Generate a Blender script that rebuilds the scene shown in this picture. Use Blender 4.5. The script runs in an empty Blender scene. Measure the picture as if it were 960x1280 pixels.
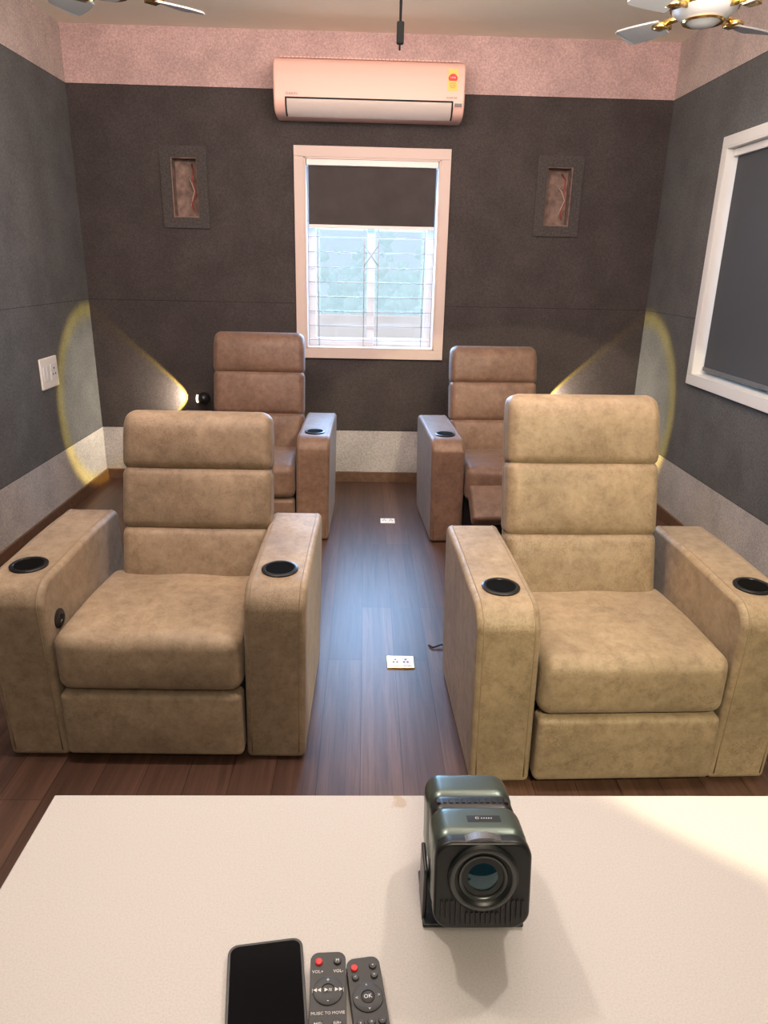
import bpy, bmesh, math, random
from mathutils import Vector, Matrix
random.seed(3)
bpy.context.scene.view_settings.view_transform = 'Standard'
C = bpy.context.scene.collection
XL, XR, YB, YF, ZC = -1.782, 1.84, 4.85, -1.6, 2.7215
ZBAND, ZLOW, ZBB = 2.418, 0.366, 0.074

# ------------------------------------------------------------ materials
def newmat(name):
    m = bpy.data.materials.new(name); m.use_nodes = True
    return m, m.node_tree, m.node_tree.nodes["Principled BSDF"]
def mat(name, col, rough=.5, metal=0., emit=None, es=1., noise=None, bump=0., bscale=200., spec=None, coat=0.):
    m, nt, b = newmat(name)
    b.inputs["Base Color"].default_value = (*col, 1)
    b.inputs["Roughness"].default_value = rough
    b.inputs["Metallic"].default_value = metal
    if spec is not None: b.inputs["Specular IOR Level"].default_value = spec
    if coat: b.inputs["Coat Weight"].default_value = coat
    if emit:
        b.inputs["Emission Color"].default_value = (*emit, 1); b.inputs["Emission Strength"].default_value = es
    tc = nt.nodes.new("ShaderNodeTexCoord")
    if noise:
        n = nt.nodes.new("ShaderNodeTexNoise"); n.inputs["Scale"].default_value = noise[0]; n.inputs["Detail"].default_value = 4
        nt.links.new(tc.outputs["Object"], n.inputs["Vector"])
        r = nt.nodes.new("ShaderNodeMapRange"); r.inputs[3].default_value = 1-noise[1]; r.inputs[4].default_value = 1+noise[1]
        r.inputs[1].default_value = .3; r.inputs[2].default_value = .7
        nt.links.new(n.outputs[0], r.inputs[0])
        mx = nt.nodes.new("ShaderNodeMix"); mx.data_type = 'RGBA'; mx.blend_type = 'MULTIPLY'; mx.inputs[0].default_value = 1
        mx.inputs[6].default_value = (*col, 1); nt.links.new(r.outputs[0], mx.inputs[7]); nt.links.new(mx.outputs[2], b.inputs["Base Color"])
    if bump:
        n = nt.nodes.new("ShaderNodeTexNoise"); n.inputs["Scale"].default_value = bscale; n.inputs["Detail"].default_value = 3
        nt.links.new(tc.outputs["Object"], n.inputs["Vector"])
        bp = nt.nodes.new("ShaderNodeBump"); bp.inputs["Strength"].default_value = bump; bp.inputs["Distance"].default_value = .002
        nt.links.new(n.outputs[0], bp.inputs["Height"]); nt.links.new(bp.outputs[0], b.inputs["Normal"])
    return m

def wall_mat(name, mid, band, low, seam=True):
    m, nt, b = newmat(name); N, L = nt.nodes, nt.links
    g = N.new("ShaderNodeNewGeometry"); s = N.new("ShaderNodeSeparateXYZ"); L.new(g.outputs["Position"], s.inputs[0])
    def gt(v):
        n = N.new("ShaderNodeMath"); n.operation = 'GREATER_THAN'; L.new(s.outputs[2], n.inputs[0]); n.inputs[1].default_value = v; return n.outputs[0]
    def mix(f, a, c):
        n = N.new("ShaderNodeMix"); n.data_type = 'RGBA'; L.new(f, n.inputs[0])
        for i, v in ((6, a), (7, c)):
            if isinstance(v, tuple): n.inputs[i].default_value = (*v, 1)
            else: L.new(v, n.inputs[i])
        return n.outputs[2]
    c = mix(gt(ZLOW), low, mid); c = mix(gt(ZBAND), c, band)
    if seam:
        for z in (1.20, ZBAND, ZLOW):
            a = N.new("ShaderNodeMath"); a.operation = 'COMPARE'; L.new(s.outputs[2], a.inputs[0]); a.inputs[1].default_value = z; a.inputs[2].default_value = .0018
            c = mix(a.outputs[0], c, (mid[0]*.5, mid[1]*.5, mid[2]*.5))
    n1 = N.new("ShaderNodeTexNoise"); n1.inputs["Scale"].default_value = 95; n1.inputs["Detail"].default_value = 8; n1.inputs["Roughness"].default_value = .82
    L.new(g.outputs["Position"], n1.inputs["Vector"])
    n2 = N.new("ShaderNodeTexNoise"); n2.inputs["Scale"].default_value = 5; n2.inputs["Detail"].default_value = 6
    L.new(g.outputs["Position"], n2.inputs["Vector"])
    def rng(o, lo, hi):
        r = N.new("ShaderNodeMapRange"); r.inputs[1].default_value = .36; r.inputs[2].default_value = .64; r.inputs[3].default_value = lo; r.inputs[4].default_value = hi
        L.new(o, r.inputs[0]); return r.outputs[0]
    def mul(a, o):
        n = N.new("ShaderNodeMix"); n.data_type = 'RGBA'; n.blend_type = 'MULTIPLY'; n.inputs[0].default_value = 1
        L.new(a, n.inputs[6]); L.new(o, n.inputs[7]); return n.outputs[2]
    c = mul(c, rng(n1.outputs[0], .70, 1.31)); c = mul(c, rng(n2.outputs[0], .90, 1.10))
    L.new(c, b.inputs["Base Color"]); b.inputs["Roughness"].default_value = .95; b.inputs["Specular IOR Level"].default_value = .15
    bp = N.new("ShaderNodeBump"); bp.inputs["Strength"].default_value = .3; bp.inputs["Distance"].default_value = .002
    L.new(n1.outputs[0], bp.inputs["Height"]); L.new(bp.outputs[0], b.inputs["Normal"])
    return m

def leather_mat(name, c1, c2, c3):
    m, nt, b = newmat(name); N, L = nt.nodes, nt.links
    tc = N.new("ShaderNodeTexCoord")
    oi = N.new("ShaderNodeObjectInfo"); va = N.new("ShaderNodeVectorMath"); va.operation = 'ADD'
    L.new(tc.outputs["Object"], va.inputs[0]); L.new(oi.outputs["Random"], va.inputs[1])
    def noise(sc, det, rough, dist=0):
        n = N.new("ShaderNodeTexNoise"); n.inputs["Scale"].default_value = sc; n.inputs["Detail"].default_value = det
        n.inputs["Roughness"].default_value = rough; n.inputs["Distortion"].default_value = dist; L.new(va.outputs[0], n.inputs["Vector"]); return n
    a = noise(24, 12, .8, .2)
    cr = N.new("ShaderNodeValToRGB"); e = cr.color_ramp.elements
    e[0].position = .32; e[0].color = (*c1, 1); e[1].position = .70; e[1].color = (*c3, 1)
    k = e.new(.5); k.color = (*c2, 1)
    L.new(a.outputs[0], cr.inputs[0])
    v = N.new("ShaderNodeTexVoronoi"); v.feature = 'DISTANCE_TO_EDGE'; v.inputs["Scale"].default_value = 75
    w = noise(14, 4, .6); vm = N.new("ShaderNodeMix"); vm.data_type = 'VECTOR'; vm.inputs[0].default_value = .10
    L.new(va.outputs[0], vm.inputs[4]); L.new(w.outputs[1], vm.inputs[5]); L.new(vm.outputs[1], v.inputs["Vector"])
    vr = N.new("ShaderNodeMapRange"); vr.inputs[1].default_value = 0; vr.inputs[2].default_value = .06; vr.inputs[3].default_value = 1; vr.inputs[4].default_value = 0
    L.new(v.outputs[0], vr.inputs[0])
    msk = noise(4.5, 4, .55); mr = N.new("ShaderNodeMapRange"); mr.inputs[1].default_value = .50; mr.inputs[2].default_value = .62; mr.inputs[3].default_value = 0; mr.inputs[4].default_value = .5
    L.new(msk.outputs[0], mr.inputs[0])
    mm = N.new("ShaderNodeMath"); mm.operation = 'MULTIPLY'; L.new(vr.outputs[0], mm.inputs[0]); L.new(mr.outputs[0], mm.inputs[1])
    mx = N.new("ShaderNodeMix"); mx.data_type = 'RGBA'; L.new(mm.outputs[0], mx.inputs[0]); L.new(cr.outputs[0], mx.inputs[6]); mx.inputs[7].default_value = (c1[0]*.6, c1[1]*.55, c1[2]*.5, 1)
    wp = noise(3.2, 4, .55); wr = N.new("ShaderNodeMapRange"); wr.inputs[1].default_value = .35; wr.inputs[2].default_value = .65; wr.inputs[3].default_value = .80; wr.inputs[4].default_value = 1.12
    L.new(wp.outputs[0], wr.inputs[0])
    m3 = N.new("ShaderNodeMix"); m3.data_type = 'RGBA'; m3.blend_type = 'MULTIPLY'; m3.inputs[0].default_value = 1
    L.new(mx.outputs[2], m3.inputs[6]); L.new(wr.outputs[0], m3.inputs[7])
    L.new(m3.outputs[2], b.inputs["Base Color"])
    b.inputs["Roughness"].default_value = .50; b.inputs["Specular IOR Level"].default_value = .42
    b.inputs["Sheen Weight"].default_value = .10
    f = noise(260, 3, .6); g = noise(8, 3, .5, .3)
    ad = N.new("ShaderNodeMath"); ad.operation = 'MULTIPLY_ADD'; L.new(g.outputs[0], ad.inputs[0]); ad.inputs[1].default_value = 6; L.new(f.outputs[0], ad.inputs[2])
    bp = N.new("ShaderNodeBump"); bp.inputs["Strength"].default_value = .38; bp.inputs["Distance"].default_value = .0022
    L.new(ad.outputs[0], bp.inputs["Height"]); L.new(bp.outputs[0], b.inputs["Normal"])
    return m

def floor_mat():
    m, nt, b = newmat("wood_laminate"); N, L = nt.nodes, nt.links
    g = N.new("ShaderNodeNewGeometry"); mp = N.new("ShaderNodeMapping"); mp.inputs["Rotation"].default_value = (0, 0, math.pi/2)
    L.new(g.outputs["Position"], mp.inputs["Vector"])
    def brick(w, h, mort, c1, c2, mc, off):
        k = N.new("ShaderNodeTexBrick"); k.offset = off; k.offset_frequency = 2
        k.inputs["Scale"].default_value = 1; k.inputs["Brick Width"].default_value = w; k.inputs["Row Height"].default_value = h
        k.inputs["Mortar Size"].default_value = mort; k.inputs["Mortar Smooth"].default_value = .1; k.inputs["Bias"].default_value = 0
        k.inputs["Color1"].default_value = (*c1, 1); k.inputs["Color2"].default_value = (*c2, 1); k.inputs["Mortar"].default_value = (*mc, 1)
        L.new(mp.outputs[0], k.inputs["Vector"]); return k
    k1 = brick(1.22, .128, .0012, (.100, .052, .035), (.072, .036, .025), (.02, .012, .01), .37)
    k2 = brick(1.22, .0427, .0, (1.22, 1.2, 1.18), (.78, .76, .76), (1, 1, 1), .37)
    mx = N.new("ShaderNodeMix"); mx.data_type = 'RGBA'; mx.blend_type = 'MULTIPLY'; mx.inputs[0].default_value = .85
    L.new(k1.outputs[0], mx.inputs[6]); L.new(k2.outputs[0], mx.inputs[7])
    m2 = N.new("ShaderNodeMapping"); m2.inputs["Scale"].default_value = (60, 2.5, 1); L.new(g.outputs["Position"], m2.inputs["Vector"])
    n = N.new("ShaderNodeTexNoise"); n.inputs["Scale"].default_value = 1; n.inputs["Detail"].default_value = 7; n.inputs["Roughness"].default_value = .65; n.inputs["Distortion"].default_value = .8
    L.new(m2.outputs[0], n.inputs["Vector"])
    r = N.new("ShaderNodeMapRange"); r.inputs[1].default_value = .3; r.inputs[2].default_value = .7; r.inputs[3].default_value = .6; r.inputs[4].default_value = 1.4
    L.new(n.outputs[0], r.inputs[0])
    mz = N.new("ShaderNodeMix"); mz.data_type = 'RGBA'; mz.blend_type = 'MULTIPLY'; mz.inputs[0].default_value = 1
    L.new(mx.outputs[2], mz.inputs[6]); L.new(r.outputs[0], mz.inputs[7]); L.new(mz.outputs[2], b.inputs["Base Color"])
    b.inputs["Roughness"].default_value = .40; b.inputs["Specular IOR Level"].default_value = .55
    bp = N.new("ShaderNodeBump"); bp.inputs["Strength"].default_value = .25; bp.inputs["Distance"].default_value = .001
    L.new(k1.outputs[1], bp.inputs["Height"]); bp.invert = True; L.new(bp.outputs[0], b.inputs["Normal"])
    return m

M = {}
PINK_LIT = (.47, .335, .325)  # pale upper band with pink LED light painted into its colour
LOWC = (.40, .38, .37)
M['wback'] = wall_mat("felt_dark", (.058, .049, .049), PINK_LIT, LOWC)
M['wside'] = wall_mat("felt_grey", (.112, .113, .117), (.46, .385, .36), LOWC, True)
M['niche'] = mat("felt_surround", (.056, .048, .048), .95, noise=(90, .35))
M['floor'] = floor_mat()
M['ceil'] = mat("ceiling_paint", (.90, .84, .72), .9, noise=(3, .02))
M['base'] = mat("skirting_wood", (.12, .065, .04), .45, noise=(30, .25))
M['leather'] = leather_mat("suede_leather", (.215, .155, .098), (.335, .25, .165), (.43, .335, .23))
M['leather_b'] = leather_mat("suede_leather_shaded", (.110, .058, .038), (.165, .094, .064), (.225, .138, .097))  # same suede as the front pair, dimmer light painted into the colours
M['pipe'] = mat("stitched_piping", (.28, .205, .13), .6)
M['blk'] = mat("black_plastic", (.012, .012, .013), .35)
M['blkm'] = mat("black_matte", (.02, .02, .022), .7)
M['rim'] = mat("cup_rim_metal", (.02, .02, .022), .3, .5)
M['steel'] = mat("steel", (.35, .35, .36), .35, .9)
M['white'] = mat("white_plastic", (.80, .77, .73), .4)
M['ac'] = mat("ac_shell_pink_lit", (.74, .47, .405), .42)  # white shell with the pink light painted into its base colour
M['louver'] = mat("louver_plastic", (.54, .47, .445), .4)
M['frame'] = mat("white_upvc", (.70, .70, .70), .45)
M['framep'] = mat("painted_window_board", (.60, .48, .44), .55)
M['grille'] = mat("painted_grille_wire", (.42, .42, .42), .5)
M['blind'] = mat("blind_fabric", (.050, .040, .041), .85, noise=(8, .16), bump=.2, bscale=600)
M['blind2'] = mat("blind_fabric_grey", (.056, .061, .072), .85, bump=.2, bscale=600)
M['rail2'] = mat("grey_rail", (.12, .125, .135), .5)
M['gold'] = mat("brass", (.75, .50, .18), .22, 1.)
M['fanm'] = mat("fan_grey", (.42, .42, .42), .35, .2)
M['fanb'] = mat("fan_blade_grey", (.32, .32, .33), .4)
M['ply'] = mat("plywood_raw", (.20, .135, .115), .9, noise=(25, .4))
M['wire'] = mat("red_wire", (.28, .03, .02), .5)
M['wirew'] = mat("grey_wire", (.45, .36, .31), .5)
M['glassscreen'] = mat("phone_glass", (.003, .003, .004), .15, spec=.03)
M['red'] = mat("red_rubber", (.65, .03, .03), .5)
M['wtxt'] = mat("white_print", (.75, .75, .75), .6)
M['btn'] = mat("button_rubber", (.035, .035, .038), .5)
M['rem'] = mat("remote_plastic", (.018, .019, .02), .42)
M['proj'] = mat("gunmetal_green", (.13, .165, .145), .32, .75)
M['projd'] = mat("projector_black", (.010, .012, .012), .35)
M['projr'] = mat("lens_trim_grey", (.09, .095, .095), .3, .6)
M['yel'] = mat("yellow_sticker", (.80, .55, .12), .5)
M['redp'] = mat("red_print", (.6, .03, .03), .5)
M['greyp'] = mat("grey_print", (.15, .13, .13), .5)
M['gap'] = mat("dark_gap", (.01, .01, .01), .9)
M['cord'] = mat("cord_black", (.004, .004, .004), .9, spec=.05)
M['leaf_haze'] = mat("foliage", (.16, .20, .19), .9, noise=(2, .06), emit=(.52, .71, .80), es=.95)  # emission paints bright haze over the leaves
M['bldg'] = mat("pale_render", (.90, .76, .71), .9, noise=(2, .06))
M['gnd'] = mat("dry_ground", (.6, .58, .5), .95, noise=(1, .2))
m, nt, b = newmat("window_glass")
tr = nt.nodes.new("ShaderNodeBsdfTransparent"); gl = nt.nodes.new("ShaderNodeBsdfGlossy"); gl.inputs["Roughness"].default_value = .02
ms = nt.nodes.new("ShaderNodeMixShader"); ms.inputs[0].default_value = .06
nt.links.new(tr.outputs[0], ms.inputs[1]); nt.links.new(gl.outputs[0], ms.inputs[2]); nt.links.new(ms.outputs[0], nt.nodes["Material Output"].inputs[0])
M['glass'] = m
m, nt, b = newmat("coated_lens"); b.inputs["Base Color"].default_value = (.01, .025, .035, 1); b.inputs["Roughness"].default_value = .04
b.inputs["Coat Weight"].default_value = 1; b.inputs["Coat Tint"].default_value = (.4, .85, .95, 1); M['lens'] = m
m, nt, b = newmat("cream_laminate"); N, L = nt.nodes, nt.links
tc = N.new("ShaderNodeTexCoord"); n = N.new("ShaderNodeTexNoise"); n.inputs["Scale"].default_value = 450; n.inputs["Detail"].default_value = 3
L.new(tc.outputs["Object"], n.inputs["Vector"])
cr = N.new("ShaderNodeValToRGB"); e = cr.color_ramp.elements; e[0].position = .3; e[0].color = (.51, .475, .455, 1); e[1].position = .6; e[1].color = (.58, .545, .525, 1)
L.new(n.outputs[0], cr.inputs[0])
ns = N.new("ShaderNodeTexNoise"); ns.inputs["Scale"].default_value = 70; L.new(tc.outputs["Object"], ns.inputs["Vector"])
vd = N.new("ShaderNodeVectorMath"); vd.operation = 'DISTANCE'; vd.inputs[1].default_value = (-.292, .336, 0)
L.new(tc.outputs["Object"], vd.inputs[0])
ma = N.new("ShaderNodeMath"); ma.operation = 'MULTIPLY_ADD'; L.new(ns.outputs[0], ma.inputs[0]); ma.inputs[1].default_value = .06; L.new(vd.outputs["Value"], ma.inputs[2])
ml = N.new("ShaderNodeMapRange"); ml.inputs[1].default_value = .036; ml.inputs[2].default_value = .044; ml.inputs[3].default_value = .5; ml.inputs[4].default_value = 0
L.new(ma.outputs[0], ml.inputs[0])
mxs = N.new("ShaderNodeMix"); mxs.data_type = 'RGBA'; L.new(ml.outputs[0], mxs.inputs[0]); L.new(cr.outputs[0], mxs.inputs[6]); mxs.inputs[7].default_value = (.38, .25, .12, 1)
L.new(mxs.outputs[2], b.inputs["Base Color"]); b.inputs["Roughness"].default_value = .5
M['table'] = m

# ------------------------------------------------------------ mesh helpers
def finish(name, bm, material, parent=None, smooth=False, bevel=0, seg=3, wn=False):
    me = bpy.data.meshes.new(name); bmesh.ops.recalc_face_normals(bm, faces=bm.faces); bm.to_mesh(me); bm.free()
    mats = material if isinstance(material, (list, tuple)) else [material]
    for x in mats: me.materials.append(x)
    if smooth:
        for p in me.polygons: p.use_smooth = True
    o = bpy.data.objects.new(name, me); C.objects.link(o)
    if parent: o.parent = parent
    if bevel:
        b = o.modifiers.new("b", 'BEVEL'); b.width = bevel; b.segments = seg; b.limit_method = 'ANGLE'; b.angle_limit = math.radians(35)
    if wn or (bevel and smooth):
        o.modifiers.new("w", 'WEIGHTED_NORMAL')
    return o
def abox(bm, x0, x1, y0, y1, z0, z1, mi=0, mtx=None):
    vs = [bm.verts.new((x, y, z)) for x in (x0, x1) for y in (y0, y1) for z in (z0, z1)]
    if mtx:
        for v in vs: v.co = mtx @ v.co
    for f in ((0, 1, 3, 2), (4, 6, 7, 5), (0, 4, 5, 1), (2, 3, 7, 6), (0, 2, 6, 4), (1, 5, 7, 3)):
        fc = bm.faces.new([vs[i] for i in f]); fc.material_index = mi
def box(name, x0, x1, y0, y1, z0, z1, material, parent=None, bevel=0):
    bm = bmesh.new(); abox(bm, x0, x1, y0, y1, z0, z1); return finish(name, bm, material, parent, bevel > 0, bevel)
def rbox(name, b6, r, material, parent=None, fn=None, n=6, bm=None):
    x0, x1, y0, y1, z0, z1 = b6
    h = ((x1-x0)/2, (y1-y0)/2, (z1-z0)/2); c = ((x1+x0)/2, (y1+y0)/2, (z1+z0)/2)
    r = min(r, min(h)*.98)
    def cl2(hh):
        i = hh-r; t = [i+r*math.tan(math.radians(a)) for a in (11, 23, 34, 45)]
        return [-v for v in t[::-1]] + [-i+2*i*k/n for k in range(n+1)] + t
    cs = [cl2(v) for v in h]
    own = bm is None
    if own: bm = bmesh.new()
    d = {}
    def vert(p):
        k = tuple(round(q, 6) for q in p)
        if k in d: return d[k]
        inn = [max(-(h[i]-r), min(h[i]-r, p[i])) for i in range(3)]
        dv = Vector([p[i]-inn[i] for i in range(3)])
        q = Vector(inn) + (dv.normalized()*r if dv.length > 1e-9 else dv)
        if fn: q = Vector(fn(q, q[0]/h[0], q[1]/h[1], q[2]/h[2]))
        v = bm.verts.new(q+Vector(c)); d[k] = v; return v
    for ax in range(3):
        a, b_ = [i for i in range(3) if i != ax]
        for s in (-1, 1):
            for i in range(len(cs[a])-1):
                for j in range(len(cs[b_])-1):
                    q = []
                    for (ii, jj) in ((i, j), (i+1, j), (i+1, j+1), (i, j+1)):
                        p = [0, 0, 0]; p[ax] = s*h[ax]; p[a] = cs[a][ii]; p[b_] = cs[b_][jj]; q.append(vert(p))
                    try: bm.faces.new(q)
                    except ValueError: pass
    if own: return finish(name, bm, material, parent, True)
def lathe(name, prof, material, parent=None, n=32, mtx=None, smooth=True, bm=None, caps=True):
    own = bm is None
    if own: bm = bmesh.new()
    rings = []
    for (r, z) in prof:
        rings.append([bm.verts.new((r*math.cos(2*math.pi*i/n), r*math.sin(2*math.pi*i/n), z)) for i in range(n)])
    for a in range(len(rings)-1):
        for i in range(n):
            bm.faces.new((rings[a][i], rings[a][(i+1) % n], rings[a+1][(i+1) % n], rings[a+1][i]))
    if caps:
        bm.faces.new(rings[0]); bm.faces.new(rings[-1][::-1])
    if mtx:
        for rg in rings:
            for v in rg: v.co = mtx @ v.co
    if own:
        o = finish(name, bm, material, parent, smooth)
        if smooth:
            e = o.modifiers.new("e", 'EDGE_SPLIT'); e.split_angle = math.radians(40)
        return o
def tube(name, pts, r, material, parent=None, n=8, bm=None, closed=False):
    own = bm is None
    if own: bm = bmesh.new()
    pts = [Vector(p) for p in pts]; rings = []
    for i, p in enumerate(pts):
        if closed: t = pts[(i+1) % len(pts)]-pts[i-1]
        else: t = pts[min(i+1, len(pts)-1)]-pts[max(i-1, 0)]
        t.normalize(); u = t.orthogonal().normalized() if i == 0 else (u-t*u.dot(t)).normalized()
        w = t.cross(u)
        rings.append([bm.verts.new(p+u*r*math.cos(2*math.pi*k/n)+w*r*math.sin(2*math.pi*k/n)) for k in range(n)])
    m = len(rings)
    for a in range(m if closed else m-1):
        for k in range(n):
            bm.faces.new((rings[a][k], rings[a][(k+1) % n], rings[(a+1) % m][(k+1) % n], rings[(a+1) % m][k]))
    if not closed:
        bm.faces.new(rings[0]); bm.faces.new(rings[-1][::-1])
    if own: return finish(name, bm, material, parent, True)
def extrude_prof(name, prof, x0, x1, material, parent=None, bevel=.02, smooth=True, seg=4):
    bm = bmesh.new()
    a = [bm.verts.new((x0, y, z)) for y, z in prof]; b = [bm.verts.new((x1, y, z)) for y, z in prof]
    n = len(prof)
    bm.faces.new(a); bm.faces.new(b[::-1])
    for i in range(n): bm.faces.new((a[i], b[i], b[(i+1) % n], a[(i+1) % n]))
    return finish(name, bm, material, parent, smooth, bevel, seg)
def text(name, s, size, material, parent, loc, rot, depth=.0003, ax='CENTER'):
    cu = bpy.data.curves.new(name, 'FONT'); cu.body = s; cu.size = size; cu.align_x = ax; cu.align_y = 'CENTER'; cu.extrude = depth; cu.resolution_u = 2
    t = bpy.data.objects.new("tmp", cu); C.objects.link(t); bpy.context.view_layer.update()
    me = bpy.data.meshes.new_from_object(t.evaluated_get(bpy.context.evaluated_depsgraph_get()))
    bpy.data.objects.remove(t); me.materials.clear(); me.materials.append(material)
    o = bpy.data.objects.new(name, me); C.objects.link(o); o.parent = parent; o.location = loc; o.rotation_euler = rot; return o
def empty(name, loc, rot=0, label=None, cat=None, group=None):
    o = bpy.data.objects.new(name, None); o.empty_display_size = .05; C.objects.link(o); o.location = loc; o.rotation_euler = (0, 0, rot)
    tag(o, label, cat, group); return o
def tag(o, label=None, cat=None, group=None):
    if label: o["label"] = label
    if cat: o["category"] = cat
    if group: o["group"] = group
    return o
def struct(o): o["kind"] = "structure"; return o

# ------------------------------------------------------------ room shell
def holed_wall(name, axis, t0, t1, a0, a1, holes, material):
    bm = bmesh.new()
    A = sorted({a0, a1, *[h[0] for h in holes], *[h[1] for h in holes]})
    Z = sorted({0, ZC, *[h[2] for h in holes], *[h[3] for h in holes]})
    for i in range(len(A)-1):
        for j in range(len(Z)-1):
            ca, cz = (A[i]+A[i+1])/2, (Z[j]+Z[j+1])/2
            if any(h[0] < ca < h[1] and h[2] < cz < h[3] for h in holes): continue
            if axis == 'y': abox(bm, A[i], A[i+1], t0, t1, Z[j], Z[j+1])
            else: abox(bm, t0, t1, A[i], A[i+1], Z[j], Z[j+1])
    bmesh.ops.remove_doubles(bm, verts=bm.verts, dist=1e-5)
    return struct(finish(name, bm, material))
NL = (-1.20, -1.04, 1.70, 2.04); NR = (1.11, 1.27, 1.70, 2.04)
W1 = (-.39, .45, .915, 2.06)
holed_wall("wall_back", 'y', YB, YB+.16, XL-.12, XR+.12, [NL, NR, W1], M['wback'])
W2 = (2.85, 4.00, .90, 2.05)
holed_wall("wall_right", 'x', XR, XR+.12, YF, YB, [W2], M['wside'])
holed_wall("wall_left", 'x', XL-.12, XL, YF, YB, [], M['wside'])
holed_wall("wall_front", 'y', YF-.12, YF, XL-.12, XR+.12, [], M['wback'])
struct(box("floor", XL-.12, XR+.12, YF-.12, YB+.16, -.1, 0, M['floor']))
struct(box("ceiling", XL-.12, XR+.12, YF-.12, YB+.16, ZC, ZC+.1, M['ceil']))
struct(box("baseboard_back", XL, XR, YB-.014, YB, 0, ZBB, M['base'], bevel=.003))
struct(box("baseboard_left", XL, XL+.014, YF, YB-.014, 0, ZBB, M['base'], bevel=.003))
struct(box("baseboard_right", XR-.014, XR, YF, YB-.014, 0, ZBB, M['base'], bevel=.003))

def niche(h, flip):
    x0, x1, z0, z1 = h
    root = empty("wall_niche", ((x0+x1)/2, YB, z0), 0, "open recess with dark felt surround, bare plywood and loose red wires", "wall niche", "wall niches beside the window")
    X0, X1 = x0-(x0+x1)/2, x1-(x0+x1)/2; H = z1-z0
    bm = bmesh.new(); o = .062
    for (a, b_, c, d) in ((X0-o, X1+o, H, H+o), (X0-o, X1+o, -o, 0), (X0-o, X0, 0, H), (X1, X1+o, 0, H)):
        abox(bm, a, b_, -.012, 0.0, c, d)
    bmesh.ops.remove_doubles(bm, verts=bm.verts, dist=1e-5)
    finish("surround", bm, M['niche'], root)
    bm = bmesh.new(); abox(bm, X0, X1, .085, .09, 0, H); abox(bm, X0, X0+.006, .0, .085, 0, H); abox(bm, X1-.006, X1, 0, .085, 0, H)
    abox(bm, X0+.006, X1-.006, 0, .085, 0, .006); abox(bm, X0+.006, X1-.006, 0, .085, H-.006, H)
    finish("lining", bm, M['ply'], root)
    s = 1 if flip else -1
    tube("loose_wire", [(s*.03, .08, H-.03), (s*.05, .04, H*.8), (s*.04, .03, H*.6), (s*.055, .045, H*.4), (s*.03, .03, H*.25), (s*.04, .03, H*.12)], .004, M['wire'], root)
    tube("loose_wire", [(s*.01, .08, H*.7), (s*.03, .04, H*.6), (s*.05, .03, H*.45), (s*.02, .035, H*.2)], .003, M['wirew'], root)
niche(NL, True); niche(NR, True)

bm = bmesh.new(); x0, x1, z0, z1 = W1; f = .06
for (a, b_, c, d) in ((x0-f, x1+f, z1, z1+f), (x0-f, x1+f, z0-f, z0), (x0-f, x0, z0, z1), (x1, x1+f, z0, z1)):
    abox(bm, a, b_, YB-.022, YB, c, d)
for (a, b_, c, d) in ((x0, x1, z1-.012, z1), (x0, x1, z0, z0+.012), (x0, x0+.012, z0, z1), (x1-.012, x1, z0, z1)):
    abox(bm, a, b_, YB-.022, YB+.16, c, d)
w = finish("window_1", bm, M['framep'], smooth=True, bevel=.002); struct(w)
bm = bmesh.new(); a0, a1, c0, c1 = x0+.012, x1-.012, z0+.012, z1-.012; mid = (a0+a1)/2+.0
def sash(bm, s0, s1, y0, y1, t=.05):
    for (a, b_, c, d) in ((s0, s1, c1-t, c1), (s0, s1, c0, c0+t), (s0, s0+t, c0+t, c1-t), (s1-t, s1, c0+t, c1-t)):
        abox(bm, a, b_, y0, y1, c, d)
sash(bm, a0, mid+.025, YB+.09, YB+.115); sash(bm, mid-.025, a1, YB+.12, YB+.145)
finish("sash", bm, M['frame'], w, True, .003)
bm = bmesh.new(); abox(bm, a0+.04, mid, YB+.10, YB+.103, c0+.04, c1-.04); abox(bm, mid, a1-.04, YB+.13, YB+.133, c0+.04, c1-.04); finish("pane", bm, M['glass'], w)
bm = bmesh.new()
nb = 9
for i in range(nb):
    z = c0+.04+(1.70-c0-.04)*i/(nb-1)
    tube("", [(a0+.005, YB+.05, z), (a1-.005, YB+.05, z)], .003, None, n=6, bm=bm)
for x in (a0+.07, mid-.045, mid+.045, a1-.07):
    abox(bm, x-.003, x+.003, YB+.047, YB+.053, c0, 1.75)
for s in (-1, 1):
    tube("", [(mid-.045*s, YB+.043, 1.56), (mid+.045*s, YB+.043, 1.44)], .0045, None, n=6, bm=bm)
finish("security_grille", bm, M['grille'], w, True)
def blind(loc, w_, drop, rot, fabric, lab, root_h, bar):
    r = empty("roller_blind", loc, rot, lab, "roller blind")
    box("head_rail", -w_/2, w_/2, -.03, .03, root_h-.035, root_h, M['frame'], r, .003)
    bm = bmesh.new(); abox(bm, -w_/2+.012, w_/2-.012, -.012, -.010, root_h-drop, root_h-.035); finish("blind_fabric", bm, fabric, r)
    box("bottom_bar", -w_/2+.010, w_/2-.010, -.018, -.004, root_h-drop-.022, root_h-drop, bar, r, .003)
blind(((x0+x1)/2, YB+.012, 0), x1-x0-.03, .37, 0, M['blind'], "dark brown roller blind pulled partly down in the window", c1, M['frame'])
bm = bmesh.new(); y0, y1, z0, z1 = W2; f = .05
for (a, b_, c, d) in ((y0-f, y1+f, z1, z1+f), (y0-f, y1+f, z0-f, z0), (y0-f, y0, z0, z1), (y1, y1+f, z0, z1)):
    abox(bm, XR-.022, XR, a, b_, c, d)
for (a, b_, c, d) in ((y0, y1, z1-.01, z1), (y0, y1, z0, z0+.01), (y0, y0+.01, z0, z1), (y1-.01, y1, z0, z1)):
    abox(bm, XR-.022, XR+.12, a, b_, c, d)
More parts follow.
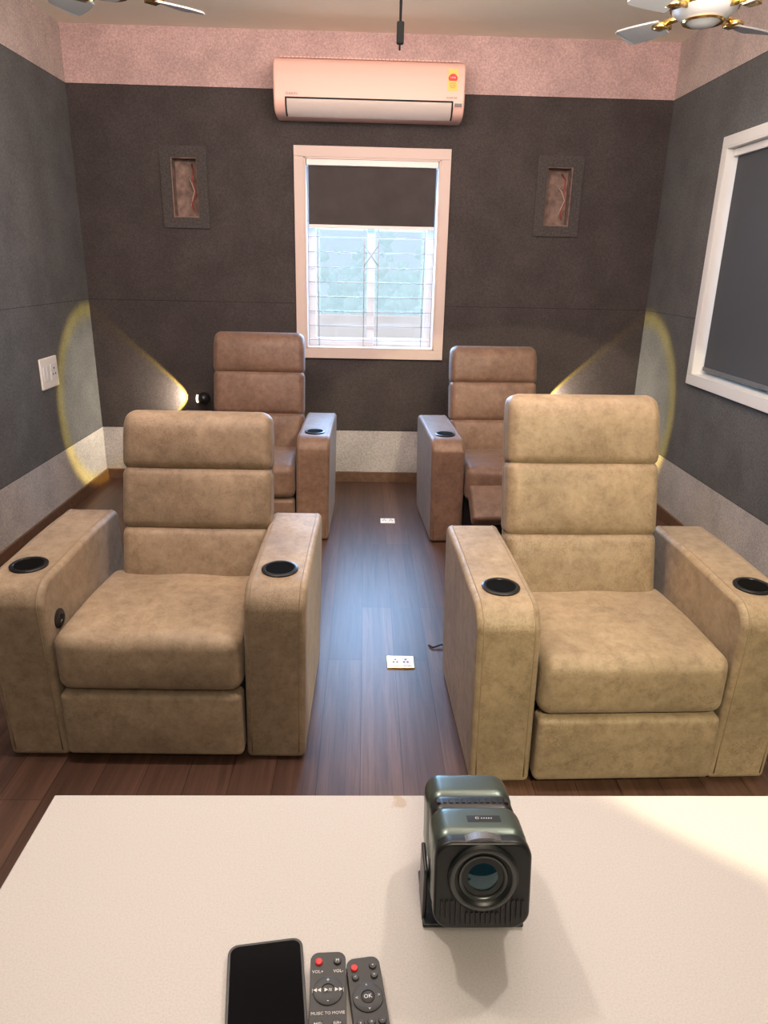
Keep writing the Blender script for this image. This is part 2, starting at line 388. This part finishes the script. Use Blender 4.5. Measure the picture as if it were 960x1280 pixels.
w = finish("window_2", bm, M['frame'], smooth=True, bevel=.002); struct(w)
bm = bmesh.new(); xx = XR+.09
my = (y0+y1)/2
for (s0, s1) in ((y0+.01, my+.02), (my-.02, y1-.01)):
    for (a, b_, c, d) in ((s0, s1, z1-.06, z1-.01), (s0, s1, z0+.01, z0+.06), (s0, s0+.05, z0+.06, z1-.06), (s1-.05, s1, z0+.06, z1-.06)):
        abox(bm, xx, xx+.02, a, b_, c, d)
finish("sash", bm, M['frame'], w)
bm = bmesh.new(); abox(bm, xx+.008, xx+.011, y0+.03, y1-.03, z0+.03, z1-.03); finish("pane", bm, M['glass'], w)
blind((XR+.040, my, 0), y1-y0-.05, 1.085, math.pi/2*3, M['blind2'], "charcoal roller blind closed over the side window", z1-.012, M['rail2'])

# exterior
tag(box("boundary_wall", -8, 8, 9.0, 9.2, -3, .86, M['bldg'], bevel=.01), "pale rendered boundary wall outside the window", "wall")
tag(box("ground_outside", -14, 14, 5.2, 30, -3.3, -3.02, M['gnd']), "dry pale ground outside the house", "ground")["kind"] = "stuff"
random.seed(8)
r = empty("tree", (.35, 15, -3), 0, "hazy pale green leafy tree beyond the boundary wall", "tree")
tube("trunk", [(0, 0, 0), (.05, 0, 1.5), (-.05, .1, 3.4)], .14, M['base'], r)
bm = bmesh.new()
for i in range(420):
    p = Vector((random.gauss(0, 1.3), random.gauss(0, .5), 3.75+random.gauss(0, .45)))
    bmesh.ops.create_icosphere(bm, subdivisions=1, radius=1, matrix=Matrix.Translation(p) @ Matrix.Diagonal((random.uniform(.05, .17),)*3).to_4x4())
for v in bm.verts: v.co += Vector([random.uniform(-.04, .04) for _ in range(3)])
fo = finish("foliage", bm, M['leaf_haze'], r, True); fo["kind"] = "stuff"

# ------------------------------------------------------------ recliner
def recliner(x, y, rot, back_len, tilt, label, L, open_foot=False, control=False, dx=0, aw=.178, bw=.264):
    r = empty("recliner_chair", (x, y, 0), rot, label, "recliner chair", "home theatre recliners")
    box("base_frame", -.262, .262, .07, .60, .025, .25, M['blkm'], r, .01)
    def arc(cy, cz, ra, a0, a1, n):
        return [(cy+ra*math.cos(math.radians(a0+(a1-a0)*i/n)), cz+ra*math.sin(math.radians(a0+(a1-a0)*i/n))) for i in range(n+1)]
    prof = [(.004, .006), (.0, .12), (-.006, .3), (-.010, .46)]
    prof += arc(.070, .500, .082, 172, 94, 9)
    prof += [(.2, .586), (.34, .592), (.48, .594), (.58, .592)] + arc(.61, .555, .038, 80, 5, 5) + [(.652, .4), (.645, .2), (.64, .006)]
    for s in (-1, 1):
        xa, xb = (.270, .270+aw) if s > 0 else (-.270-aw, -.270)
        arm = extrude_prof("armrest", prof, xa, xb, L, r, .018, seg=5)
        for v in arm.data.vertices:
            v.co.x += s*.012*max(0, v.co.z)/.58
        top = [p for p in prof[1:-1]]
        for xs in (xa+.018, xb-.018):
            pts = [(xs+s*.012*z/.58, yy, z) for yy, z in [(.002, .03)]+top]
            tube("piping", pts, .0018, M['pipe'] if L is LA else L, arm, n=6)
        cx, cy, cz = s*.371, .128, .5835
        ch = lathe("cup_holder", [(.0535, -.004), (.0545, .0050), (.050, .0078), (.0435, .0070), (.041, .004), (.040, -.03)], M['rim'], arm, 40,
                   Matrix.Translation((cx, cy, cz)) @ Matrix.Rotation(math.radians(2), 4, 'X'), caps=False)
        bm = bmesh.new(); lathe("", [(.0425, .0052), (.001, .0040)], None, n=32, mtx=Matrix.Translation((cx, cy, cz)) @ Matrix.Rotation(math.radians(2), 4, 'X'), bm=bm); finish("cup_well", bm, M['cord'], ch)
        if control and s < 0:
            mt = Matrix.Translation((-.2785, .075, .44)) @ Matrix.Rotation(math.pi/2, 4, 'Y')
            lathe("control_button", [(.030, -.012), (.030, .003), (.026, .006), (.013, .006), (.011, .003), (.004, .003)], M['blk'], arm, 32, mt)
    def sf(p, u, v, w):
        q = Vector(p); e = (1-abs(u)**6)
        if w > 0: q.z += .015*e*(1-v*v)*w - (.012 if v > 0 else 0)*v
        if v < -.2: q.y -= .009*e*(1-w*w)
        q.z += .003*math.sin(u*6+1)*max(w, 0)
        return q
    rbox("seat_cushion", (-.270, .270, -.022, .50, .246, .43), .040, L, r, sf, 12)
    def ff(p, u, v, w):
        q = Vector(p); e = (1-abs(u)**6)
        if v < 0: q.y -= .007*e*(1-w*w)
        return q
    fr = rbox("footrest", (-.266, .266, -.036, .036, -.106, .106), .018, L, r, ff, 12)
    if open_foot:
        fr.location = (0, -.14, .27); fr.rotation_euler = (math.radians(-50), 0, 0)
        for s in (-1, 1):
            tube("footrest_link", [(s*.2, .1, .2), (s*.2, -.02, .14), (s*.2, -.12, .22)], .01, M['steel'], r)
    else:
        fr.location = (0, .014, .135)
    Lb = back_len
    def shell(p, u, v, w):
        q = Vector(p); q.x *= 1-.03*max(0, w)**2
        return q
    bk = rbox("backrest", (-bw+.008, bw-.008, .055, .155, -.12, Lb-.008), .045, L, r, shell, 8)
    bk.location = (dx, .43, .385); bk.rotation_euler = (-tilt, 0, 0)
    hs = [(-.03, .344), (.318, .684), (.658, 1.0)]
    for i, (a, b_) in enumerate(hs):
        def cf(p, u, v, w, i=i):
            q = Vector(p); e = (1-abs(u)**7)
            if v < 0:
                q.y -= (.016 if i != 1 else .013)*e*(1-abs(w)**2.6)
                q.y -= .004*math.sin(u*5+i)*e*(1-w*w)
            if i == 2 and w > 0: q.x *= 1-.04*w*w
            if i == 2 and w > .3: q.y += .028*((w-.3)/.7)**2
            return q
        rbox("headrest" if i == 2 else ("lumbar_cushion" if i == 0 else "back_cushion"), (-bw, bw, .0, .125, a*Lb, b_*Lb), .034, L, bk, cf, 11)
    for s in (-1, 1):
        tube("piping", [(s*(bw-.002), .075, z*Lb) for z in (0, .2, .4, .6, .8)]+[(s*(bw-.006), .075, .9*Lb), (s*(bw-.02), .078, .965*Lb), (s*(bw-.058), .08, 1.0*Lb)], .003, M['pipe'] if L is LA else L, bk, n=6)
    return r
LA, LBk = M['leather'], M['leather_b']
recliner(-.619, 1.848, math.radians(-.8), .605, math.radians(15), "beige suede recliner with cup holders and side control button", LA, control=True, dx=.036, bw=.256)
recliner(.770, 1.742, math.radians(1.6), .700, math.radians(14), "taller beige suede recliner with cup holders, near the side window", LA, dx=-.020, bw=.258)
recliner(-.640, 3.70, math.radians(-1), .700, math.radians(11), "beige suede recliner, shade painted in, beside a ball wall light", LBk, dx=.01)
recliner(.815, 3.70, math.radians(3), .645, math.radians(11), "beige suede recliner, shade painted in, with its footrest partly raised", LBk, open_foot=True, dx=-.028, bw=.257)

# ------------------------------------------------------------ air conditioner
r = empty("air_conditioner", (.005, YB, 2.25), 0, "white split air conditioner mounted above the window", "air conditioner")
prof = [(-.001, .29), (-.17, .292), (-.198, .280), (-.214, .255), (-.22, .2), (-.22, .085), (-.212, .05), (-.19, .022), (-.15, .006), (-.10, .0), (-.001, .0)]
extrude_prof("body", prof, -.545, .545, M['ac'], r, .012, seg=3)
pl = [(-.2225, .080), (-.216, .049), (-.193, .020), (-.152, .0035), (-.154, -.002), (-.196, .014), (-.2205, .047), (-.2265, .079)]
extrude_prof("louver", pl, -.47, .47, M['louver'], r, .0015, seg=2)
gp = [(-.2205, .090), (-.2150, .046), (-.192, .016), (-.150, .001), (-.14, .01), (-.2, .09)]
extrude_prof("louver_gap", [(y_-.0012, z_-.0008) for y_, z_ in gp], -.480, .480, M['gap'], r, 0, smooth=False)
bm = bmesh.new()
for i in range(46):
    xx = -.50+i*1.0/45
    abox(bm, xx-.007, xx+.007, -.19, -.05, .290, .296)
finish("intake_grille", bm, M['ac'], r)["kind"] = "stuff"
lb = box("energy_label", .444, .500, -.2222, -.2195, .140, .250, M['yel'], r)
bm = bmesh.new()
ctr = (.472, .200)
pts = [(ctr[0]+.026*math.cos(math.pi*k/16), ctr[1]+.026*math.sin(math.pi*k/16)) for k in range(17)]
vs = [bm.verts.new((a, -.2228, c)) for a, c in pts]+[bm.verts.new((ctr[0]-.02, -.2228, .190)), bm.verts.new((ctr[0]+.02, -.2228, .190))]
bm.faces.new(vs)
finish("energy_dial", bm, M['redp'], lb)
text("label_print", "3 STAR", .010, M['wtxt'], lb, (.472, -.2232, .206), (math.pi/2, 0, 0))
text("label_print", "POWER\nSAVINGS\nGUIDE", .010, M['redp'], lb, (.472, -.2232, .167), (math.pi/2, 0, 0))
text("brand_print", "DAIKIN", .020, M['greyp'], r, (-.475, -.2222, .104), (math.pi/2, 0, 0), ax='LEFT')
text("series_print", "INVERTER", .014, M['greyp'], r, (.47, -.2222, .104), (math.pi/2, 0, 0))
box("display_window", .487, .53, -.2215, -.2205, .06, .078, M['greyp'], r)

# ------------------------------------------------------------ wall lights
glow = mat("lamp_glow", (1, .9, .7), .3, emit=(1, .8, .5), es=8)
def sconce(x, s, z):
    r = empty("wall_light", (x, YB, z), 0, "small black ball wall light casting a sideways beam", "wall light", "wall lights behind the recliners")
    lathe("mounting_base", [(.03, .0), (.03, .012), (.012, .016), (.012, .03)], M['blk'], r, 24, Matrix.Rotation(math.pi/2, 4, 'X'))
    bm = bmesh.new(); bmesh.ops.create_uvsphere(bm, u_segments=28, v_segments=16, radius=.042, matrix=Matrix.Translation((0, -.068, 0)))
    finish("lamp_head", bm, M['blk'], r, True)
    mt = Matrix.Translation((s*.034, -.068, 0)) @ Matrix.Rotation(s*math.pi/2, 4, 'Y')
    lathe("lamp_lens", [(.024, .0), (.026, .010), (.022, .012)], glow, r, 24, mt)
    l = bpy.data.lights.new("beam", 'SPOT'); l.spot_size = math.radians(88); l.spot_blend = .14; l.energy = 62; l.shadow_soft_size = .006
    l.use_nodes = True; nt = l.node_tree; N = nt.nodes; em = N["Emission"]
    tc = N.new("ShaderNodeTexCoord"); sx = N.new("ShaderNodeSeparateXYZ"); ab = N.new("ShaderNodeMath"); ab.operation = 'ABSOLUTE'
    cr = N.new("ShaderNodeValToRGB"); e = cr.color_ramp.elements
    e[0].position = .735; e[0].color = (.65, .44, .06, 1); e[1].position = .81; e[1].color = (.56, .48, .36, 1)
    k = e.new(.768); k.color = (1.0, .74, .15, 1)
    nt.links.new(tc.outputs["Normal"], sx.inputs[0]); nt.links.new(sx.outputs[2], ab.inputs[0]); nt.links.new(ab.outputs[0], cr.inputs[0]); nt.links.new(cr.outputs[0], em.inputs[0])
    o = bpy.data.objects.new("beam", l); C.objects.link(o); o.parent = r; o.location = (s*.05, -.068, 0); o.rotation_euler = (0, -s*math.pi/2, 0)
sconce(-1.07, -1, .58); sconce(1.13, 1, .60)

# ------------------------------------------------------------ switch plate, floor boxes
r = empty("switch_plate", (XL, 4.11, .835), 0, "white modular switch plate with socket on the side wall", "switch")
rbox("plate", (.0, .012, -.11, .11, -.085, .085), .005, M['white'], r)
for y_ in (-.07, -.03): box("switch_rocker", .012, .016, y_-.016, y_+.016, -.04, .04, M['frame'], r, .002)
box("socket", .012, .015, .01, .09, -.045, .045, M['frame'], r, .002)
for (a, b_) in ((.05, .02), (.035, -.012), (.065, -.012)):
    lathe("socket_hole", [(.006, 0), (.006, .0008)], M['gap'], r, n=12, mtx=Matrix.Translation((.0152, a, b_)) @ Matrix.Rotation(math.pi/2, 4, 'Y'))
def fbox(x, y, sx, sy, lab):
    r = empty("floor_socket", (x, y, 0), 0, lab, "floor socket", "sockets along the aisle")
    box("plate", -sx/2, sx/2, -sy/2, sy/2, 0, .006, M['white'] if sx < .09 else M['gold'], r, .002)
    box("cover", -sx/2+.010, sx/2-.010, -sy/2+.010, sy/2-.010, .006, .008, M['white'], r, .0015)
    for cx in (-.02, .02):
        for (a, b_) in ((0, .012), (-.007, -.006), (.007, -.006)):
            lathe("socket_hole", [(.0040, 0), (.0040, .0006)], M['gap'], r, n=10, mtx=Matrix.Translation((cx+a, b_, .008)))
fbox(.15, 2.42, .105, .085, "white floor socket in a brass surround on laminate"); fbox(.145, 4.03, .085, .075, "small white floor socket on laminate by the rear recliners")
tag(tube("power_cable", [(.40, 2.50, .005), (.36, 2.53, .005), (.32, 2.545, .012), (.285, 2.53, .006), (.27, 2.55, .005)], .004, M['blk']), "short black cable end lying on the floor by recliner", "cable")

# ------------------------------------------------------------ hanging cable
r = empty("hanging_cable", (.092, 2.5, ZC), 0, "black cable with plug hanging down from the ceiling", "cable")
tube("cord", [(0, 0, 0), (.004, 0, -.2), (-.003, 0, -.4), (0, 0, -.60)], .0028, M['cord'], r)
tube("cord", [(.012, 0, 0), (.010, 0, -.2), (.006, .0, -.4), (.002, 0, -.59)], .002, M['cord'], r)
rbox("plug", (-.010, .012, -.008, .008, -.645, -.585), .005, M['cord'], r, n=3)
tube("plug_pin", [(0, 0, -.64), (0, 0, -.660)], .003, M['cord'], r)

# ------------------------------------------------------------ fans
def fan(x, y, zb, angs, lab, bl_=.24):
    r = empty("ceiling_fan", (x, y, ZC), 0, lab, "ceiling fan", "small ceiling fans")
    H = zb-ZC
    lathe("canopy", [(.05, 0), (.055, -.02), (.03, -.06), (.012, -.065)], M['fanm'], r, 28)
    lathe("downrod", [(.011, -.06), (.011, H+.10)], M['fanm'], r, 16)
    lathe("motor_housing", [(.02, H+.105), (.06, H+.09), (.105, H+.055), (.115, H+.03), (.11, H+.01), (.082, H-.012), (.065, H-.018), (.04, H-.034), (.012, H-.04)], M['fanm'], r, 40)
    lathe("trim_ring", [(.068, H-.016), (.075, H-.020), (.070, H-.026), (.060, H-.024)], M['gold'], r, 40, caps=False)
    lathe("trim_ring", [(.116, H+.028), (.119, H+.022), (.116, H+.016)], M['gold'], r, 40, caps=False)
    for a in angs:
        rt = Matrix.Rotation(math.radians(a), 4, 'Z')
        bm = bmesh.new()
        tube("", [rt @ Vector((.10, 0, H+.014)), rt @ Vector((.14, 0, H+.012)), rt @ Vector((.20, 0, H+.010))], .011, None, n=10, bm=bm)
        abox(bm, .155, .20, -.03, .03, H-.008, H+.008, mtx=rt)
        bl = bmesh.new()
        n = 10; T = []; Bt = []
        for i in range(n+1):
            t = i/n; xx = .17+bl_*t; hw = .036+.022*math.sin(t*math.pi*.62)
            if t > .9: hw *= .8
            for lst, dz in ((T, .003), (Bt, -.003)):
                lst.append((bl.verts.new(rt @ Vector((xx, -hw, H-.012+dz))), bl.verts.new(rt @ Vector((xx, hw, H+.012+dz)))))
        for i in range(n):
            for lst in (T, Bt):
                bl.faces.new((lst[i][0], lst[i+1][0], lst[i+1][1], lst[i][1]))
            bl.faces.new((T[i][0], T[i+1][0], Bt[i+1][0], Bt[i][0])); bl.faces.new((T[i][1], T[i+1][1], Bt[i+1][1], Bt[i][1]))
        bl.faces.new((T[0][0], T[0][1], Bt[0][1], Bt[0][0])); bl.faces.new((T[n][0], T[n][1], Bt[n][1], Bt[n][0]))
        b_ = finish("blade", bl, M['fanb'], r)
        finish("blade_bracket", bm, M['gold'], b_, True)
fan(1.20, 2.99, 2.32, (122, 212, 302, 32), "grey four-blade ceiling fan with brass brackets, near side window", .19)
fan(-.90, 2.93, 2.33, (45, 135, 225, 315), "grey four-blade ceiling fan with brass brackets, near plain wall", .19)

# ------------------------------------------------------------ table and things on it
ZT = .72
r = empty("table", (.35, .5, 0), 0, "cream speckled laminate table in front of the recliners", "table")
bm = bmesh.new(); abox(bm, -.788, .85, -.33, .352, -.03, 0)
tt = finish("table_top", bm, M['table'], r, True, .002); tt.location = (0, 0, ZT)
for (a, b_) in ((-.74, -.28), (-.74, .30), (.79, -.28), (.79, .30)):
    box("table_leg", a-.025, a+.025, b_-.025, b_+.025, 0, ZT-.03, M['table'], r, .003)

PJ = empty("projector", (.134, .66, ZT), 0, "gunmetal and black mini projector with large round lens", "projector")
hw, hh, ln = .053, .102, .158
body = rbox("housing", (-hw, hw, .006, ln*.50, .0, hh), .020, M['proj'], PJ, n=4)
body.location = (0, -.067, .045); body.rotation_euler = (math.radians(-11), 0, 0)
rbox("rear_housing", (-hw+.001, hw-.001, ln*.56, ln, .002, hh-.001), .020, M['proj'], body, n=4)
rbox("center_band", (-hw+.003, hw-.003, ln*.40, ln*.68, .004, hh-.003), .016, M['projd'], body, n=4)
bm = bmesh.new(); P = []
rad = .020
for cx, cz, a0 in ((hw-rad, hh-rad, 0), (-hw+rad, hh-rad, 90), (-hw+rad, rad, 180), (hw-rad, rad, 270)):
    for k in range(9):
        a = math.radians(a0+11.25*k); P.append((cx+rad*math.cos(a), cz+rad*math.sin(a)))
A = [bm.verts.new((x, -.004, z)) for x, z in P]; B = [bm.verts.new((x, .014, z)) for x, z in P]
bm.faces.new(A); bm.faces.new(B[::-1])
for i in range(len(P)): bm.faces.new((A[i], B[i], B[(i+1) % len(P)], A[(i+1) % len(P)]))
finish("front_bezel", bm, M['projd'], body, True, .004, 3)
bm = bmesh.new()
for i in range(17):
    xx = -.044+i*.0055
    abox(bm, xx-.0014, xx+.0014, -.007, -.003, .008 if abs(xx) < .036 else .015, .036 if abs(xx) > .02 else .022)
finish("front_vents", bm, M['blk'], body)["kind"] = "stuff"
LZ = .062
rb = Matrix.Translation((0, -.004, LZ)) @ Matrix.Rotation(math.pi/2, 4, 'X')
lr = lathe("lens_barrel", [(.0385, .0), (.0385, .003), (.0365, .005), (.0310, .005), (.028, .002), (.023, .001), (.021, -.002)], M['projd'], body, 48, rb, caps=False)
bm = bmesh.new()
lathe("", [(.0315, .0052), (.0335, .0060), (.0360, .0052)], None, n=48, mtx=rb, bm=bm, caps=False)
lathe("", [(.0232, .0015), (.0248, .0030), (.0262, .0030)], None, n=48, mtx=rb, bm=bm, caps=False)
finish("lens_ring", bm, M['projr'], lr, True)
bm = bmesh.new(); bmesh.ops.create_uvsphere(bm, u_segments=32, v_segments=16, radius=.023, matrix=rb @ Matrix.Translation((0, 0, -.008)) @ Matrix.Diagonal((1, 1, .5, 1)))
finish("lens_glass", bm, M['lens'], lr, True)
bm = bmesh.new()
for k in range(26):
    a = math.radians(62+56*k/25)
    mt = Matrix.Translation((0, .010, LZ)) @ Matrix.Rotation(-(a-math.pi/2), 4, 'Y')
    abox(bm, -.0007, .0007, -.012, .0, .034, .0445, mtx=mt)
finish("focus_wheel", bm, M['steel'], body)["kind"] = "stuff"
bm = bmesh.new()
for i in range(12):
    xx = -.04+i*.0073
    abox(bm, xx-.002, xx+.002, ln*.505, ln*.555, hh-.005, hh-.002)
finish("vent_slots", bm, M['blk'], body)["kind"] = "stuff"
box("name_badge", -.012, .026, .036, .048, hh-.001, hh+.0006, M['projd'], body, .0003)
text("badge_print", "□ ▪▪▪▪▪", .005, M['wtxt'], body, (.007, .042, hh+.0008), (0, 0, 0))
bm = bmesh.new()
abox(bm, -.059, .059, -.03, .05, .0, .006); abox(bm, -.0595, -.0545, -.02, .025, .0, .075); abox(bm, .0545, .0595, -.01, .025, .0, .07)
finish("stand", bm, M['projd'], PJ, True, .002)

def rounded_plate(name, hw, hl, rad, z0, z1, material, parent):
    bm = bmesh.new(); P = []
    for cx, cy, a0 in ((hw-rad, hl-rad, 0), (-hw+rad, hl-rad, 90), (-hw+rad, -hl+rad, 180), (hw-rad, -hl+rad, 270)):
        for k in range(7):
            a = math.radians(a0+15*k); P.append((cx+rad*math.cos(a), cy+rad*math.sin(a)))
    A = [bm.verts.new((x, y, z0)) for x, y in P]; B = [bm.verts.new((x, y, z1)) for x, y in P]
    bm.faces.new(A[::-1]); bm.faces.new(B)
    for i in range(len(P)): bm.faces.new((A[i], A[(i+1) % len(P)], B[(i+1) % len(P)], B[i]))
    return finish(name, bm, material, parent, True, .0006, 2)
r = empty("smartphone", (-.0925, .526, ZT), math.radians(8), "black smartphone lying face up on the table", "phone")
rounded_plate("phone_body", .0410, .082, .011, 0, .0085, M['rem'], r)
rounded_plate("phone_screen", .0382, .0790, .009, .0085, .0089, M['glassscreen'], r)
def remote(x, y, rot, w_, lab, kind):
    r = empty("remote_control", (x, y, ZT), rot, lab, "remote control")
    rounded_plate("remote_body", w_/2, .072, .009, 0, .014, M['rem'], r)
    def btn(nm, bx, by, rad, m_, s=None, ts=.006):
        b_ = lathe(nm, [(rad, .013), (rad, .0152), (rad*.85, .016)], m_, r, 24, Matrix.Translation((bx, by, 0)))
        if s: text("print", s, ts, M['wtxt'], b_, (bx, by, .0161), (0, 0, 0), .0001)
    if kind == 0:
        btn("power_button", -.010, .060, .0042, M['red'])
        btn("button", .010, .060, .0042, M['btn'], "M", .005)
        text("print", "VOL+", .0048, M['wtxt'], r, (-.011, .049, .0141), (0, 0, 0), .0001); text("print", "VOL-", .0048, M['wtxt'], r, (.011, .049, .0141), (0, 0, 0), .0001)
        lathe("navigation_ring", [(.0155, .013), (.0155, .0150), (.0145, .0155), (.0075, .0155), (.007, .0145)], M['btn'], r, 36, Matrix.Translation((0, .027, 0)))
        text("print", "|◄◄  ►/II  ►►|", .0048, M['wtxt'], r, (0, .027, .0158), (0, 0, 0), .0001)
        text("print", "+", .007, M['wtxt'], r, (0, .038, .0158), (0, 0, 0), .0001); text("print", "-", .007, M['wtxt'], r, (0, .016, .0158), (0, 0, 0), .0001)
        text("print", "MUSIC TO MOVIE", .0044, M['wtxt'], r, (0, .0035, .0143), (0, 0, 0), .0001)
        for i in range(4):
            for j in (-1, 1):
                btn("button", j*.0095, -.008-i*.014, .0052, M['btn'], ["BASS+", "BASS-", "TRE+", "TRE-"][i] if j < 0 else ["SUR+", "SUR-", "SET", "USB"][i], .0034)
    else:
        btn("power_button", -.010, .060, .0040, M['red']); btn("button", .010, .060, .0040, M['btn'], "+", .005)
        btn("button", -.010, .049, .0038, M['btn'], "<", .005); btn("button", .010, .049, .0038, M['btn'], "=", .005)
        lathe("navigation_ring", [(.0158, .013), (.0158, .0150), (.0150, .0155), (.0075, .0155), (.007, .0145)], M['btn'], r, 36, Matrix.Translation((0, .026, 0)))
        btn("ok_button", 0, .026, .0065, M['btn'], "OK", .006)
        for (a, b_, s) in ((0, .038, "^"), (-.0115, .026, "<"), (.0115, .026, ">"), (0, .0135, "v")):
            text("print", s, .005, M['wtxt'], r, (a, b_, .0158), (0, 0, 0), .0001)
        for i in range(4):
            for j in (-1, 0, 1):
                btn("button", j*.011, .0-i*.014, .0040, M['btn'], ["o", "-", "+", "x"][(i+j) % 4], .004)
remote(-.0295, .517, math.radians(2.5), .038, "black remote with red power button and white lettering", 0)
remote(.0145, .511, math.radians(8), .036, "slim black remote with OK navigation ring", 1)

# ------------------------------------------------------------ lights
def area(name, loc, target, size, en, col, sy=None, spread=180):
    l = bpy.data.lights.new(name, 'AREA'); l.energy = en; l.color = col; l.size = size; l.spread = math.radians(spread)
    if sy: l.shape = 'RECTANGLE'; l.size_y = sy
    else: l.shape = 'DISK'
    o = bpy.data.objects.new(name, l); C.objects.link(o); o.location = loc
    o.rotation_euler = (Vector(target)-Vector(loc)).to_track_quat('-Z', 'Y').to_euler(); return o
warm = (1, .90, .78)
area("downlight", (.95, 1.7, ZC-.02), (.8, 1.4, 0), .12, 16, warm)
area("downlight", (-.75, 1.7, ZC-.02), (-.5, 1.4, 0), .12, 18, warm)
area("front_fill", (.3, -.9, 2.5), (.2, 2.6, .5), .6, 28, (1, .86, .66))  # added fill from behind the camera to brighten the chair fronts
area("ceiling_bounce_fill", (.0, 2.3, 2.30), (0, 4.0, 2.72), 2.8, 66, (1, .90, .78), .6)  # added unseen fill that brightens the ceiling, not a fixture
area("ambient_fill", (.03, 2.0, ZC-.03), (.03, 2.0, 0), 2.6, 16, (.98, .96, .94), 2.2)  # added overhead ambient fill for the whole room, not a fixture
area("pink_strip", (0, 1.6, 2.62), (0, 4.85, 2.45), 2.6, 20, (1, .34, .34), .08)
area("window_daylight", (.03, YB+.4, 1.5), (.03, 2, .0), .9, 95, (.32, .60, 1), .9)
l = bpy.data.lights.new("spot_lamp", 'SPOT'); l.energy = 330; l.color = (1, .88, .54); l.spot_size = math.radians(38.5); l.spot_blend = .05; l.shadow_soft_size = .02
o = bpy.data.objects.new("spot_lamp", l); C.objects.link(o); o.location = (.9, -.8, 2.4); o.rotation_euler = (Vector((.95, 2.06, .6))-o.location).to_track_quat('-Z', 'Y').to_euler()
l = bpy.data.lights.new("sun", 'SUN'); l.energy = 1.2; l.color = (1, .98, .95); l.angle = .02
o = bpy.data.objects.new("sun", l); C.objects.link(o); o.rotation_euler = Vector((.2, .75, -.62)).to_track_quat('-Z', 'Y').to_euler()
W = bpy.data.worlds.new("World"); bpy.context.scene.world = W; W.use_nodes = True
bg = W.node_tree.nodes["Background"]; bg.inputs[0].default_value = (.66, .84, 1, 1); bg.inputs[1].default_value = 1.1

# ------------------------------------------------------------ camera
p, yw, ro = .3323, .0304, -.0223
def rz(v):
    c, s = math.cos(yw), math.sin(yw); return Vector((c*v[0]+s*v[1], -s*v[0]+c*v[1], v[2]))
f = rz((0, math.cos(p), -math.sin(p))); u = rz((0, math.sin(p), math.cos(p))); rt = rz((1, 0, 0))
c, s = math.cos(ro), math.sin(ro)
U = c*u+s*rt; Rt = c*rt-s*u
cam = bpy.data.cameras.new("camera"); cam.sensor_fit = 'VERTICAL'; cam.sensor_height = 36; cam.lens = 36*896.83/1280; cam.clip_start = .02
co = bpy.data.objects.new("camera", cam); C.objects.link(co)
co.matrix_world = Matrix(((Rt.x, U.x, -f.x, 0), (Rt.y, U.y, -f.y, 0), (Rt.z, U.z, -f.z, 1.45), (0, 0, 0, 1)))
bpy.context.scene.camera = co
